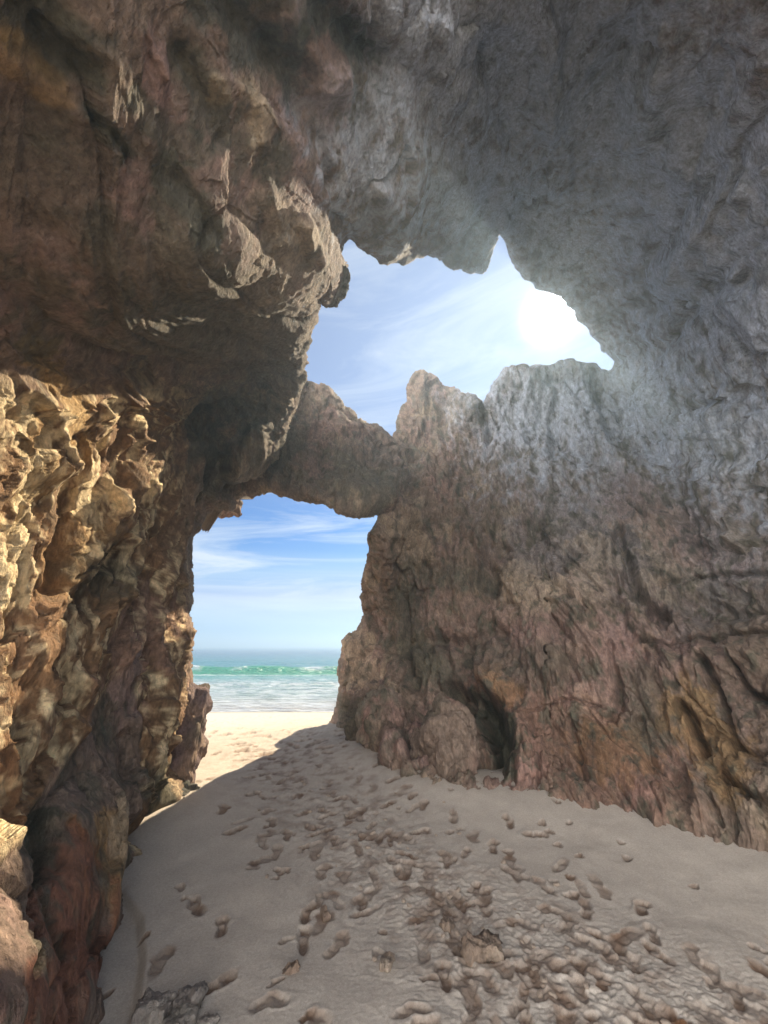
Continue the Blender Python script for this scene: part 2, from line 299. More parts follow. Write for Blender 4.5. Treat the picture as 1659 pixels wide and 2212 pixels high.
STROKES = [  # (polyline, half width, metres towards the beholder) - the big relief of the rock
    # left wall
    ([(10, 819), (76, 878), (86, 964), (86, 1044), (69, 1110), (40, 1209), (30, 1341)], 26, .17), ([(122, 950), (104, 1140), (66, 1270)], 22, -.26),
    ([(218, 1110), (175, 1170), (110, 1255), (45, 1325)], 12, .12), ([(170, 1040), (140, 1130)], 30, .06), ([(215, 1200), (165, 1255), (140, 1300)], 32, -.38),
    ([(251, 835), (251, 898), (262, 978), (251, 1044), (228, 1070)], 19, .26), ([(212, 1040), (215, 1110)], 10, .14), ([(200, 985), (165, 960)], 18, -.18),
    ([(390, 918), (384, 978), (374, 1070), (337, 1130)], 10, .14), ([(420, 997), (423, 1030), (400, 1083), (390, 1176), (384, 1258)], 10, .16),
    ([(238, 1170), (228, 1242), (225, 1292), (188, 1325)], 11, .2), ([(169, 862), (169, 895)], 9, .14), ([(130, 855), (140, 870)], 9, .1), ([(322, 870), (326, 900)], 8, .1),
    ([(300, 1150), (300, 1230), (280, 1300)], 16, -.2), ([(350, 1180), (345, 1260), (330, 1330)], 12, .1), ([(300, 980), (310, 1060)], 22, .08),
    ([(20, 1400), (60, 1500), (40, 1620)], 30, .12), ([(110, 1420), (140, 1480)], 22, .16), ([(75, 1450), (90, 1540)], 12, -.18), ([(170, 1340), (180, 1420), (150, 1520)], 18, .14),
    ([(110, 1655), (60, 1720), (10, 1800)], 16, .12), ([(200, 1480), (190, 1600), (150, 1700)], 30, -.12), ([(283, 1560), (300, 1640), (285, 1760)], 12, .18), ([(325, 1520), (335, 1620)], 10, .14),
    ([(262, 1600), (255, 1680)], 14, -.2), ([(69, 1762), (72, 1830), (66, 1904)], 20, -.32), ([(45, 1924), (38, 2040), (30, 2147)], 5, -.14), ([(85, 1916), (82, 2000)], 4, -.08),
    ([(101, 2046), (96, 2130), (92, 2230)], 6, -.16), ([(225, 1740), (200, 1900), (160, 2060)], 24, .13), ([(130, 1790), (120, 1950)], 26, .07), ([(215, 1900), (190, 2060), (180, 2180)], 6, -.08),
    ([(160, 1560), (145, 1640), (165, 1760)], 4, -.06), ([(345, 1730), (375, 1760), (310, 1800)], 30, -.5), ([(380, 1600), (370, 1680)], 16, -.2),
    ([(360, 1400), (352, 1480)], 10, .1), ([(390, 1330), (395, 1420)], 9, .1), ([(270, 1380), (262, 1470)], 14, .1), ([(310, 1400), (300, 1470)], 12, -.12),
    # overhang beside the arch
    ([(440, 905), (455, 960), (455, 1030)], 30, -.55), ([(500, 880), (470, 900)], 22, -.3), ([(560, 940), (520, 1000), (500, 1015)], 24, .3), ([(540, 860), (600, 870)], 18, .12),
    ([(520, 925), (490, 970)], 12, -.25), ([(430, 1080), (425, 1130)], 18, -.3),
    # roof
    ([(40, 10), (90, 70), (150, 130)], 26, -.18), ([(180, 235), (215, 275), (250, 325)], 11, -.22), ([(395, 110), (430, 180), (460, 290)], 26, -.28), ([(500, 10), (545, 60), (575, 110)], 40, -.5),
    ([(690, 20), (740, 70), (770, 110)], 44, -.45), ([(370, 380), (400, 430), (425, 500)], 20, -.28), ([(530, 190), (548, 250), (550, 300)], 26, .25), ([(460, 170), (462, 195)], 16, .2),
    ([(300, 50), (325, 110), (345, 160)], 18, .14), ([(730, 120), (705, 190)], 34, .2), ([(20, 110), (90, 190), (170, 240)], 28, .12), ([(270, 220), (330, 330)], 20, .14), ([(150, 60), (200, 110)], 14, .08),
    ([(640, 150), (660, 280), (700, 380)], 20, -.18), ([(300, 520), (350, 600)], 30, .1), ([(100, 480), (150, 560)], 26, -.15), ([(560, 420), (600, 520)], 22, .14), ([(640, 480), (660, 560)], 16, .16),
    ([(940, 60), (980, 200)], 40, .08), ([(1060, 100), (1080, 260)], 36, -.25), ([(1180, 40), (1190, 220), (1210, 380)], 36, .25), ([(1330, 60), (1310, 240)], 36, -.22), ([(1460, 100), (1400, 300)], 36, .22),
    ([(1580, 120), (1510, 330)], 30, -.2), ([(1600, 420), (1480, 560)], 34, .2), ([(1620, 600), (1500, 660)], 24, -.2), ([(960, 380), (990, 480)], 24, .18), ([(1120, 420), (1130, 500)], 20, -.18), ([(820, 420), (850, 500)], 24, .15),
    # arch
    ([(690, 870), (730, 930)], 22, .12), ([(670, 960), (700, 1010)], 20, -.15), ([(760, 960), (800, 1010)], 26, .12), ([(640, 1040), (720, 1060)], 14, -.12), ([(800, 1080), (850, 1040)], 22, .18),
    # right wall
    ([(1078, 1185), (1062, 1225), (1055, 1262)], 22, -.4), ([(1112, 1150), (1170, 1190), (1226, 1205)], 34, -.32), ([(987, 1133), (1032, 1178), (1066, 1218)], 12, .2),
    ([(1186, 1121), (1209, 1190), (1243, 1230)], 11, .2), ([(1255, 1110), (1312, 1167), (1329, 1224), (1363, 1309), (1386, 1384)], 14, .18), ([(1340, 1167), (1357, 1252), (1397, 1327), (1431, 1344)], 13, -.38),
    ([(1400, 1140), (1420, 1200), (1440, 1260)], 46, .26), ([(1426, 1281), (1511, 1252), (1597, 1250), (1700, 1245)], 5, -.12), ([(1500, 1320), (1600, 1330)], 34, -.16),
    ([(1386, 1395), (1440, 1402), (1511, 1398), (1590, 1385), (1680, 1375)], 6, -.16), ([(1420, 1450), (1530, 1440), (1650, 1430)], 26, .16),
    ([(1534, 1441), (1568, 1509), (1602, 1595), (1614, 1646)], 9, -.34), ([(1483, 1532), (1502, 1570), (1522, 1600), (1534, 1629)], 9, -.36), ([(1602, 1441), (1625, 1492), (1659, 1515), (1700, 1540)], 8, -.26),
    ([(1560, 1590), (1640, 1640), (1700, 1660)], 6, -.12), ([(1568, 1680), (1625, 1726), (1659, 1749), (1720, 1790)], 8, -.28), ([(1545, 1737), (1568, 1794)], 4, -.10), ([(1591, 1714), (1597, 1817)], 4, -.09),
    ([(1500, 1450), (1540, 1540), (1580, 1620)], 16, .1), ([(1450, 1480), (1480, 1600)], 18, .1), ([(1510, 1700), (1530, 1760)], 22, .14),
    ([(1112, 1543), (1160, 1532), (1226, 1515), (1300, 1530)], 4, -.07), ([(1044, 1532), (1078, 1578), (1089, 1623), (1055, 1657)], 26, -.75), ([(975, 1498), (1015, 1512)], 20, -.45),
    ([(1112, 1566), (1140, 1630)], 30, .26), ([(1055, 1452), (1075, 1490)], 24, .3), ([(800, 1520), (825, 1580), (850, 1600)], 36, .42), ([(880, 1600), (895, 1625)], 12, -.35), ([(850, 1440), (870, 1500)], 30, .15),
    ([(930, 1395), (1000, 1400), (1078, 1372)], 18, -.3), ([(924, 1224), (935, 1260)], 14, -.25), ([(900, 1270), (885, 1400), (900, 1480)], 14, -.2), ([(960, 1190), (990, 1270)], 18, .12), ([(1000, 1300), (1010, 1380)], 24, .12),
    ([(1120, 1270), (1150, 1380), (1190, 1440)], 30, .2), ([(1230, 1260), (1260, 1380), (1330, 1440)], 26, .14), ([(1200, 1340), (1240, 1470)], 12, -.12), ([(1320, 1400), (1340, 1500), (1330, 1560)], 10, -.14),
    ([(1240, 1560), (1250, 1680)], 9, -.1), ([(1390, 1560), (1420, 1700)], 10, -.1), ([(1110, 1640), (1108, 1700)], 6, -.12), ([(1170, 1640), (1165, 1700)], 5, -.08), ([(760, 1420), (765, 1500)], 16, .12),
    ([(820, 1150), (850, 1250)], 20, .12), ([(800, 1330), (840, 1380)], 14, -.18), ([(880, 1100), (920, 1180)], 22, .14), ([(1250, 860), (1300, 960), (1380, 1040)], 30, .2), ([(1130, 860), (1120, 960)], 30, .16),
    ([(1190, 880), (1200, 980)], 16, -.22), ([(1420, 960), (1470, 1050)], 30, -.22), ([(1560, 900), (1600, 1000)], 36, .22), ([(1540, 1090), (1620, 1180)], 32, .2), ([(1480, 1120), (1530, 1210)], 16, -.26),
    ([(920, 850), (905, 930)], 16, .15), ([(965, 870), (960, 950)], 12, -.2), ([(1010, 890), (1000, 960)], 16, .14), ([(1050, 900), (1055, 960)], 10, -.2)]
def stroke_field():
    S = np.zeros(PX.shape, np.float32)
    q = np.stack([PX.ravel() / 30, PY.ravel() / 90, PX.ravel() * 0 + 3], 1)
    wx = perlin(q, 81).reshape(PX.shape) * 12 + perlin(q * 2.6, 83).reshape(PX.shape) * 2.5
    wy = perlin(q + 9, 82).reshape(PX.shape) * 14 + perlin(q * 2.6 + 5, 84).reshape(PX.shape) * 3
    W3 = np.clip(perlin(q * 1.7 + 2, 85).reshape(PX.shape) * 1.3, -1, 1); W4 = perlin(q * 1.3 + 6, 86).reshape(PX.shape)
    for pts, hw, amp in STROKES:
        a = np.array(pts, float); m = hw * 3.2 + 20
        i0, i1 = np.searchsorted(VS, [a[:, 1].min() - m, a[:, 1].max() + m]); j0, j1 = np.searchsorted(US, [a[:, 0].min() - m, a[:, 0].max() + m])
        sl = (slice(i0, i1), slice(j0, j1))
        k = min(1.0, hw / 14.0)
        d = segdist(PX[sl] + wx[sl] * k, PY[sl] + wy[sl] * k, pts)
        hv = hw * (1 + (.75 * W3[sl] if hw < 20 else .4 * W3[sl])); S[sl] += amp * np.exp(-(d / hv) ** 2) * (1 + .5 * W4[sl])
    return S
ST = stroke_field() * (1 - .5 * sstep(780, 700, PY) * sstep(640, 560, PX))
print('fields', round(time.time() - T0, 1))

def rock_relief(P, roofness, knob, px, crag):
    """displacement in metres of points P (N,3); roofness 0..1, knob = how craggy"""
    Wv = P * np.array([1, 1, .6])
    wv = np.stack([perlin(Wv * 0.9, 11), perlin(Wv * 0.9 + 5, 12), perlin(Wv * 0.9 + 9, 13)], 1)
    Wf = P * np.array([3.1, 3.1, 1.3])
    wf = np.stack([perlin(Wf, 14), perlin(Wf + 5, 15), perlin(Wf + 9, 16)], 1)
    q = P + 0.26 * wv + 0.05 * wf
    rf = roofness[:, None]
    z0 = np.interp(px, [0, 500, 1200, 1659], [3.4, 5.8, 8.4, 6.5])[:, None]; y0 = np.interp(px, [0, 500, 1200, 1659], [2, 4, 7.5, 4])[:, None]
    def an(kz, ky, q=q):      # lengthen the relief down the walls (kz) and along the vault (ky)
        return np.concatenate([q[:, :1] + .12 * q[:, 2:] * (1 - rf), (q[:, 1:2] - y0 - .10 * q[:, 2:] * (1 - rf)) * (1 - (1 - ky) * rf), (q[:, 2:] - z0) * (kz + (1 - kz) * rf)], 1)
    d = 0.15 * fbm(an(.6, .6) * 0.75, 1, 3, 0.5)
    F1, F2_ = worley(an(.42, .45) * 1.3, 5)
    d += 0.15 * (0.55 - F1) + 0.05 * np.minimum(F2_ - F1, 0.25) / 0.25
    G1, G2 = worley(an(.36, .34) * 4.4 + 3, 6)
    d += knob * (0.026 * (0.5 - G1) + 0.012 * np.minimum(G2 - G1, 0.16) / 0.16)
    qf = P + .10 * wv + .035 * wf
    v1, j1 = facets(an(.55, .55, qf) * 1.9 + 3, 201); v2, j2 = facets(an(.6, .6, qf) * 5.2 + 5, 203); v3, j3 = facets(an(.7, .7, qf) * 13 + 5, 205)
    d += (.085 * v1 + .045 * knob * v2 + .019 * knob * v3) * (1 - .25 * roofness) + .02 * np.minimum(j1, .12) / .12
    fl = an(.2, .22)
    d += 0.042 * fbm(fl * 3.4, 21, 3, 0.55, True) * (0.5 + 0.6 * knob) * (1 - .45 * roofness)
    fs = an(.24, .45, P + .03 * wv)
    pat = sstep(-.25, .3, perlin(P * 1.9 + 31, 19))
    d += 0.020 * fbm(fs * 11, 25, 3, 0.62) * knob * (.35 + pat)
    d += 0.010 * fbm(fs * 14 + 9, 27, 2, 0.6, True) * (1 - roofness) * (1.1 - pat)
    d += .010 * knob * fbm(an(.7, .8) * 24, 29, 3, .65)
    d += 0.030 * knob * fbm(an(.5, .5) * 4.6, 31, 3, 0.6)
    B1, B2 = worley(an(.7, .6) * 2.3 + 11, 10)
    cr = np.clip((B2 - B1) / .07, 0, 1); d += .035 * (cr - 1) * pat * (1 - .8 * roofness) + .05 * (perlin(np.round(an(.7, .6) * 2.3 + .3 * wv) * .7 + .2, 18)) * 0
    d += crag * .032 * fbm(P * np.array([8, 8, 3.0]) + .2 * wf, 151, 4, .7) + crag * .13 * fbm(an(.10, 1) * 2.4, 155, 2, .45, True)
    H1, H2 = worley(an(.5, .6) * 13, 8)
    d += crag * .03 * (.5 - H2)
    d += 0.020 * knob * (0.5 - H1) + 0.011 * fbm(q * 19.0, 35, 2, 0.65)
    return d

def rock_colour(P, px, py, zone, crag):
    """albedo: tan and pink limestone, ochre beds, olive-black algae and lichen patches, with glare, sunlight and recess shade painted in"""
    q = P + 0.3 * np.stack([perlin(P * 1.7, 41), perlin(P * 1.7 + 4, 42), perlin(P * 1.7 + 8, 43)], 1)
    a = fbm(q * 0.8, 61, 4, 0.6); b = fbm(q * 1.6 + 20, 65, 4, 0.6)
    q = P + .06 * (q - P) / .3
    c = fbm(q * np.array([3.3, 3.3, 1.3]) + 40, 69, 5, 0.68); e = fbm(q * np.array([13, 13, 6]), 73, 3, 0.65); k = fbm(q * np.array([9, 9, 2.6]) + 7, 77, 3, .6)
    base = np.array([0.215, 0.150, 0.108]); pink = np.array([0.31, 0.190, 0.155]); tan = np.array([0.36, 0.27, 0.18])
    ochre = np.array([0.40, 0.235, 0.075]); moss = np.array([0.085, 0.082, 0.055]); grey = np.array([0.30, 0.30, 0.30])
    C = np.tile(base, (len(P), 1))
    def mx(C, col, f): f = np.clip(f, 0, 1)[:, None]; return C * (1 - f) + col * f
    C = mx(C, pink, sstep(-.05, .35, a) * .75)
    C = mx(C, tan, sstep(.02, .4, b) * .7)
    C = mx(C, np.array([.23, .125, .055]), crag * .85); C = mx(C, np.array([.66, .50, .29]), crag * sstep(-.02, .22, c + .5 * e))  # lit cream and shaded brown painted in where the sun patch falls
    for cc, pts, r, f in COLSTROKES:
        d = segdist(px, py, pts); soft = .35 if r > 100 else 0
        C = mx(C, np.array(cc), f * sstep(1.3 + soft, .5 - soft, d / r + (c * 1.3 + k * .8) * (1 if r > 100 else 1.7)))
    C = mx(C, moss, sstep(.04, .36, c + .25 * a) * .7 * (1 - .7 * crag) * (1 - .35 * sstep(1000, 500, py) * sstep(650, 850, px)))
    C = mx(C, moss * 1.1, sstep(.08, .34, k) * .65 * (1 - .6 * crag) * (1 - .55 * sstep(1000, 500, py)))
    C = C * (1 + .75 * e * (1 - .45 * sstep(900, 500, py)))[:, None]
    return np.clip(C, .02, .8)
O_, P_, T_, MOSS_SHADE_, VEIL_, R_ = (.32, .19, .07), (.33, .20, .165), (.42, .32, .21), (.075, .075, .05), (.54, .59, .67), (.27, .10, .055)  # pale blue-grey paints the glare veil; olive-black is moss and recess shade
COLSTROKES = [
    (VEIL_, [(1000, 60), (1250, 150), (1500, 300), (1600, 600)], 330, .85), (VEIL_, [(1000, 400), (1200, 500)], 120, .8), (VEIL_, [(1250, 1120), (1550, 1180)], 150, .2), (VEIL_, [(1150, 900), (1400, 900), (1600, 950)], 130, .7), (VEIL_, [(760, 200), (800, 420)], 90, .4),  # pale veil of glare painted over the upper right rock
    (O_, [(60, 760), (110, 880), (100, 960)], 40, .8), (O_, [(20, 880), (30, 1060)], 40, .6), (O_, [(140, 1150), (90, 1230)], 60, .4), (O_, [(190, 1800), (190, 1960)], 45, .7), (R_, [(130, 1900), (140, 2100), (60, 2200)], 60, .7),
    (T_, [(225, 1760), (205, 1900)], 20, .7), (O_, [(1480, 1560), (1560, 1600), (1600, 1700)], 60, .55), (O_, [(1300, 1600), (1380, 1640)], 60, .4), (O_, [(1080, 1480), (1100, 1500)], 30, .5), (R_, [(1100, 1560), (1260, 1640), (1400, 1700)], 110, .25),
    (P_, [(1240, 1400), (1330, 1480)], 90, .35), (P_, [(950, 1330), (1100, 1380)], 70, .25), (T_, [(770, 1390), (790, 1470)], 40, .6), (T_, [(860, 1130), (900, 1200)], 40, .35), (T_, [(1290, 1210), (1260, 1280)], 50, .4),
    (T_, [(1410, 1130), (1440, 1250)], 50, .45), (P_, [(1360, 1080), (1500, 1200)], 50, .4), (T_, [(1100, 1260), (1180, 1290)], 40, .4),
    (MOSS_SHADE_, [(1040, 1530), (1078, 1578), (1089, 1640)], 34, .9), (MOSS_SHADE_, [(880, 1290), (900, 1400), (960, 1460)], 46, .7), (MOSS_SHADE_, [(760, 1540), (790, 1580)], 34, .7), (MOSS_SHADE_, [(1040, 1420), (1200, 1450)], 40, .5), (MOSS_SHADE_, [(1380, 1480), (1400, 1600)], 40, .5), (MOSS_SHADE_, [(880, 1230), (1060, 1260)], 26, .5),  # first stroke paints the shade of the deep hollow
    (MOSS_SHADE_, [(1480, 1330), (1600, 1330)], 60, .35), (MOSS_SHADE_, [(120, 330), (400, 560)], 150, .55), (MOSS_SHADE_, [(300, 700), (560, 740)], 110, .4), (MOSS_SHADE_, [(50, 20), (140, 130)], 50, .8), (MOSS_SHADE_, [(170, 220), (260, 340)], 24, .8), (MOSS_SHADE_, [(390, 120), (480, 300)], 44, .7), (MOSS_SHADE_, [(500, 0), (600, 130)], 70, .8),
    (MOSS_SHADE_, [(680, 20), (780, 110)], 60, .8), (MOSS_SHADE_, [(260, 200), (420, 330)], 30, .6), (MOSS_SHADE_, [(360, 380), (430, 500)], 34, .7), (MOSS_SHADE_, [(180, 480), (240, 640)], 40, .5), (MOSS_SHADE_, [(100, 600), (60, 740)], 40, .6),
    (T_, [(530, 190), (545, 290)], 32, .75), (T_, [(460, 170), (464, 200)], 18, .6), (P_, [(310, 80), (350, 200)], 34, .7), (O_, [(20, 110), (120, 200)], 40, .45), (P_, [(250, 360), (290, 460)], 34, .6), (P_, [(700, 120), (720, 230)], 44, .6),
    (T_, [(560, 430), (640, 520)], 36, .35), (MOSS_SHADE_, [(430, 900), (460, 1040)], 40, .6), (MOSS_SHADE_, [(470, 860), (560, 900), (540, 980)], 36, .5), (MOSS_SHADE_, [(620, 980), (800, 1050)], 50, .5), (P_, [(700, 930), (680, 1010)], 26, .5),
    (MOSS_SHADE_, [(160, 1240), (250, 1260)], 50, .6), (P_, [(300, 1320), (250, 1480)], 60, .4), (MOSS_SHADE_, [(60, 1780), (60, 1900)], 26, .8), (MOSS_SHADE_, [(330, 1700), (370, 1780)], 40, .8)]  # dark strokes over the crevice and hollows of the left wall

def build_layer(D, sd, knob_f, name):
    """front surface of one rock layer: positions on the whole grid after rounding, snapping and relief"""
    px, py = PX.copy(), PY.copy()
    # slide vertices that lie next to the outline onto it
    gy, gx = np.gradient(sd, VS, US); g2 = gx * gx + gy * gy + 1e-6
    band = np.abs(sd) < STEP * 0.75
    mv = np.where(band, sd, 0); px = px - mv * gx / g2 * (g2 < 4); py = py - mv * gy / g2 * (g2 < 4)
    em = np.maximum(sd, 0) / F * D                                   # metres from the outline
    R = 0.42 * np.clip(D / 7, .5, 1); x_ = np.clip(em / R, 0, 1)
    Dd = D + R * (1 - np.sqrt(np.maximum(1 - (1 - x_) ** 2, 0)))
    d = ray(px, py); P = (d * Dd[..., None]); P[..., 2] += CAM_Z
    vd = d / np.linalg.norm(d, axis=-1, keepdims=True)
    nu = np.gradient(P, axis=1); nv = np.gradient(P, axis=0); N = np.cross(nu, nv)
    # soften the normals
    for _ in range(3):
        N[1:-1, 1:-1] = N[1:-1, 1:-1] / (np.linalg.norm(N[1:-1, 1:-1], axis=-1, keepdims=True) + 1e-12)
        N[1:-1, 1:-1] = (N[:-2, 1:-1] + N[2:, 1:-1] + N[1:-1, :-2] + N[1:-1, 2:] + 2 * N[1:-1, 1:-1])
    N /= np.linalg.norm(N, axis=-1, keepdims=True) + 1e-12
    N *= np.where((N * d).sum(-1, keepdims=True) > 0, -1, 1)
    need = (sd > -STEP * 3).ravel()
    Pf = P.reshape(-1, 3); disp = np.zeros(len(Pf), np.float32)
    roof = sstep(900, 500, py.ravel()[need])
    disp[need] = rock_relief(Pf[need], roof, knob_f.ravel()[need], px.ravel()[need], crag.ravel()[need])
    disp = disp.reshape(PX.shape) * np.clip(0.42 + D / 9, .5, 1.15)
    keep = 0.35 + 0.65 * np.clip(em / 0.25, 0, 1)                     # keep the outline where it is
    P = P + N * (disp * keep)[..., None] + (.45 * N - .75 * vd) * (ST * keep * np.clip(D / 4.2, .45, 1))[..., None]
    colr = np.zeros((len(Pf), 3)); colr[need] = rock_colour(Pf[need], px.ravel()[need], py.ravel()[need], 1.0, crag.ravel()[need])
    return P, colr.reshape(*PX.shape, 3)
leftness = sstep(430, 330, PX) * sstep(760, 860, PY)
lowline = np.interp(PX, [-200, 0, 280, 300], [2100, 1830, 1390, 1900])  # follows the sun's shadow edge across the left wall
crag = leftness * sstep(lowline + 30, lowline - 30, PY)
knob = 0.9 + 0.35 * crag - 0.45 * leftness * (1 - crag) - 0.40 * sstep(900, 500, PY)
P1, C1 = build_layer(D1, M1sd, knob, 'front')
P2, C2 = build_layer(D2, M2sd, knob, 'rear')
print('layers', round(time.time() - T0, 1))

# ------------------------------------------------------------------ materials
def rock_mat(name, rough=0.9, bump=1.0, attr='albedo', tint=None):
    m = bpy.data.materials.new(name); m.use_nodes = True; t = NT(m.node_tree)
    if tint is None:
        base = t.n('ShaderNodeVertexColor', layer_name=attr).outputs[0]
    else:
        n0 = t.n('ShaderNodeTexNoise', i_Scale=3.0, i_Detail=6.0, i_Roughness=.65)
        base = t.mix(t.ramp(n0.outputs[0], [(.35, 0.), (.65, 1.)]), tint[0], tint[1])
    tc = t.n('ShaderNodeTexCoord'); ob = tc.outputs['Object']
    n1 = t.n('ShaderNodeTexNoise', i_Vector=ob, i_Scale=26.0, i_Detail=8.0, i_Roughness=.7)
    mp_ = t.n('ShaderNodeMapping', i_Vector=ob, i_Scale=(1.0, 1.0, .32))
    n2 = t.n('ShaderNodeTexNoise', i_Vector=mp_.outputs[0], i_Scale=34.0, i_Detail=5.0, i_Roughness=.7)
    vo = t.n('ShaderNodeTexVoronoi', i_Vector=mp_.outputs[0], i_Scale=30.0)
    pit = t.ramp(vo.outputs['Distance'], [(.0, .35), (.35, 1.0)])
    n3 = t.ramp(n2.outputs[0], [(.36, .25), (.62, 1.0)])
    v = t.math('MULTIPLY', t.math('MULTIPLY_ADD', n1.outputs[0], 1.3, 0.45), t.math('MULTIPLY_ADD', n3, .6, .5))
    c = t.mix(1.0, base, t.n('ShaderNodeCombineXYZ', i_0=v, i_1=v, i_2=v).outputs[0], 'MULTIPLY')
    hgt = t.math('ADD', t.math('MULTIPLY_ADD', n1.outputs[0], .5, n2.outputs[0]), t.math('MULTIPLY', pit, .35))
    b = t.n('ShaderNodeBump', i_Height=hgt, i_Strength=bump, i_Distance=0.035)
    p = t.n('ShaderNodeBsdfPrincipled', i_Base_Color=c, i_Roughness=rough, i_Normal=b.outputs[0])
    p.inputs['Specular IOR Level'].default_value = .25
    o = t.n('ShaderNodeOutputMaterial'); t.link(p.outputs[0], o.inputs[0]); return m
ROCK = rock_mat('limestone')

def tag(o, label=None, cat=None, group=None, kind=None):
    for k, v in (('label', label), ('category', cat), ('group', group), ('kind', kind)):
        if v: o[k] = v
    return o
def mesh_obj(name, V, Fc, mat, colour=None, parent=None, loc=None, smooth=True):
    V = np.asarray(V, np.float32)
    if loc is not None: V = V - np.asarray(loc, np.float32)
    me = bpy.data.meshes.new(name); n = len(Fc)
    if isinstance(Fc, np.ndarray):
        k = Fc.shape[1]
        me.vertices.add(len(V)); me.vertices.foreach_set('co', V.ravel())
        me.loops.add(n * k); me.loops.foreach_set('vertex_index', Fc.astype(np.int32).ravel())
        me.polygons.add(n); me.polygons.foreach_set('loop_start', np.arange(0, n * k, k, dtype=np.int32))
    else: me.from_pydata([tuple(v) for v in V], [], [tuple(f) for f in Fc])
    me.update(calc_edges=True)
    me.polygons.foreach_set('use_smooth', np.full(n, smooth))
    if colour is not None:
        at = me.color_attributes.new('albedo', 'FLOAT_COLOR', 'POINT')
        at.data.foreach_set('color', np.c_[colour, np.ones(len(colour))].astype(np.float32).ravel())
    if mat: me.materials.append(mat)
    me.validate()
    o = bpy.data.objects.new(name, me); COL.objects.link(o)
    if loc is not None: o.location = loc
    if parent is not None: o.parent = parent
    return o

# ------------------------------------------------------------------ cut the layers into cells and hand them to their rocks
idx1 = np.arange(NU * NV).reshape(NV, NU); idx2 = idx1 + NU * NV
# columns right of the seam are shared
idx2[:, KSEAM:] = idx1[:, KSEAM:]
EPS = -0.02
def okcells(sd, ok_in=None):
    s = sd > -STEP * 0.74
    return s[:-1, :-1] & s[1:, :-1] & s[:-1, 1:] & s[1:, 1:]
def cells(idx, ok): return np.stack([idx[:-1, :-1][ok], idx[1:, :-1][ok], idx[1:, 1:][ok], idx[:-1, 1:][ok]], 1)
jj = np.arange(NU - 1)[None, :].repeat(NV - 1, 0)
cxp = (PX[:-1, :-1] + PX[1:, 1:]) / 2; cyp = (PY[:-1, :-1] + PY[1:, 1:]) / 2
# snap band: keep a cell only if its centre lies inside the outline
def cen(sd): return (sd[:-1, :-1] + sd[1:, :-1] + sd[:-1, 1:] + sd[1:, 1:]) / 4 > 0
ok1L = okcells(np.where(PX <= US[KSEAM] + .5, sdA + EN, 9)) & cen(sdA + EN) & (jj < KSEAM)
ok1R = okcells(sdR + EN) & cen(sdR + EN) & (jj >= KSEAM)
ok2 = okcells(M2sd) & cen(M2sd) & (jj < KSEAM)
F1c = np.r_[cells(idx1, ok1L), cells(idx1, ok1R), cells(idx2, ok2)]
lab = np.concatenate([np.full(ok1L.sum(), 0), np.full(ok1R.sum(), 1), np.full(ok2.sum(), 2)])
fx = np.concatenate([cxp[ok1L], cxp[ok1R], cxp[ok2]]); fy = np.concatenate([cyp[ok1L], cyp[ok1R], cyp[ok2]])
VV = np.r_[P1.reshape(-1, 3), P2.reshape(-1, 3)]; CC = np.r_[C1.reshape(-1, 3), C2.reshape(-1, 3)]
wob = perlin(np.stack([fx / 60, fy / 60, fx * 0], 1), 91) * 34
leftline = np.interp(fx, [-1300, 0, 200, 420, 660, 700], [560, 700, 780, 820, 790, 640])
isleft = (lab == 0) & (fx < 700) & (fy + wob > leftline)
roofline = np.interp(fx, [1200, 1330, 1500, 1700, 3200], [700, 782, 830, 870, 900])
isright = ((lab == 2) | ((lab == 1) & (fy + wob * sstep(1335, 1450, fx) > roofline)))
isroof = ~isleft & ~isright
isarch = (lab == 2) & (fx + wob * .5 < np.interp(fy, [700, 950, 1110, 1200], [852, 852, 836, 700]))
ispin = (lab == 2) & ~isarch & (fx < 1047) & (fy + wob * .5 < np.interp(fx, [850, 1047], [985, 940]))
isright &= ~isarch & ~ispin
def lips(faces):
    """boundary edges of a set of faces that are real rock edges"""
    e = np.concatenate([faces[:, [0, 1]], faces[:, [1, 2]], faces[:, [2, 3]], faces[:, [3, 0]]])
    key = np.sort(e, 1); u, inv, cnt = np.unique(key[:, 0].astype(np.int64) * 4000000 + key[:, 1], return_inverse=True, return_counts=True)
    return e[cnt[inv] == 1]
INW = np.r_[inward(np.where(right, sdR, sdA)), inward(sdQ)]
ALL_EDGE = lips(F1c); EKEY = set((ALL_EDGE[:, 0].astype(np.int64) * 4000000 + ALL_EDGE[:, 1]).tolist())
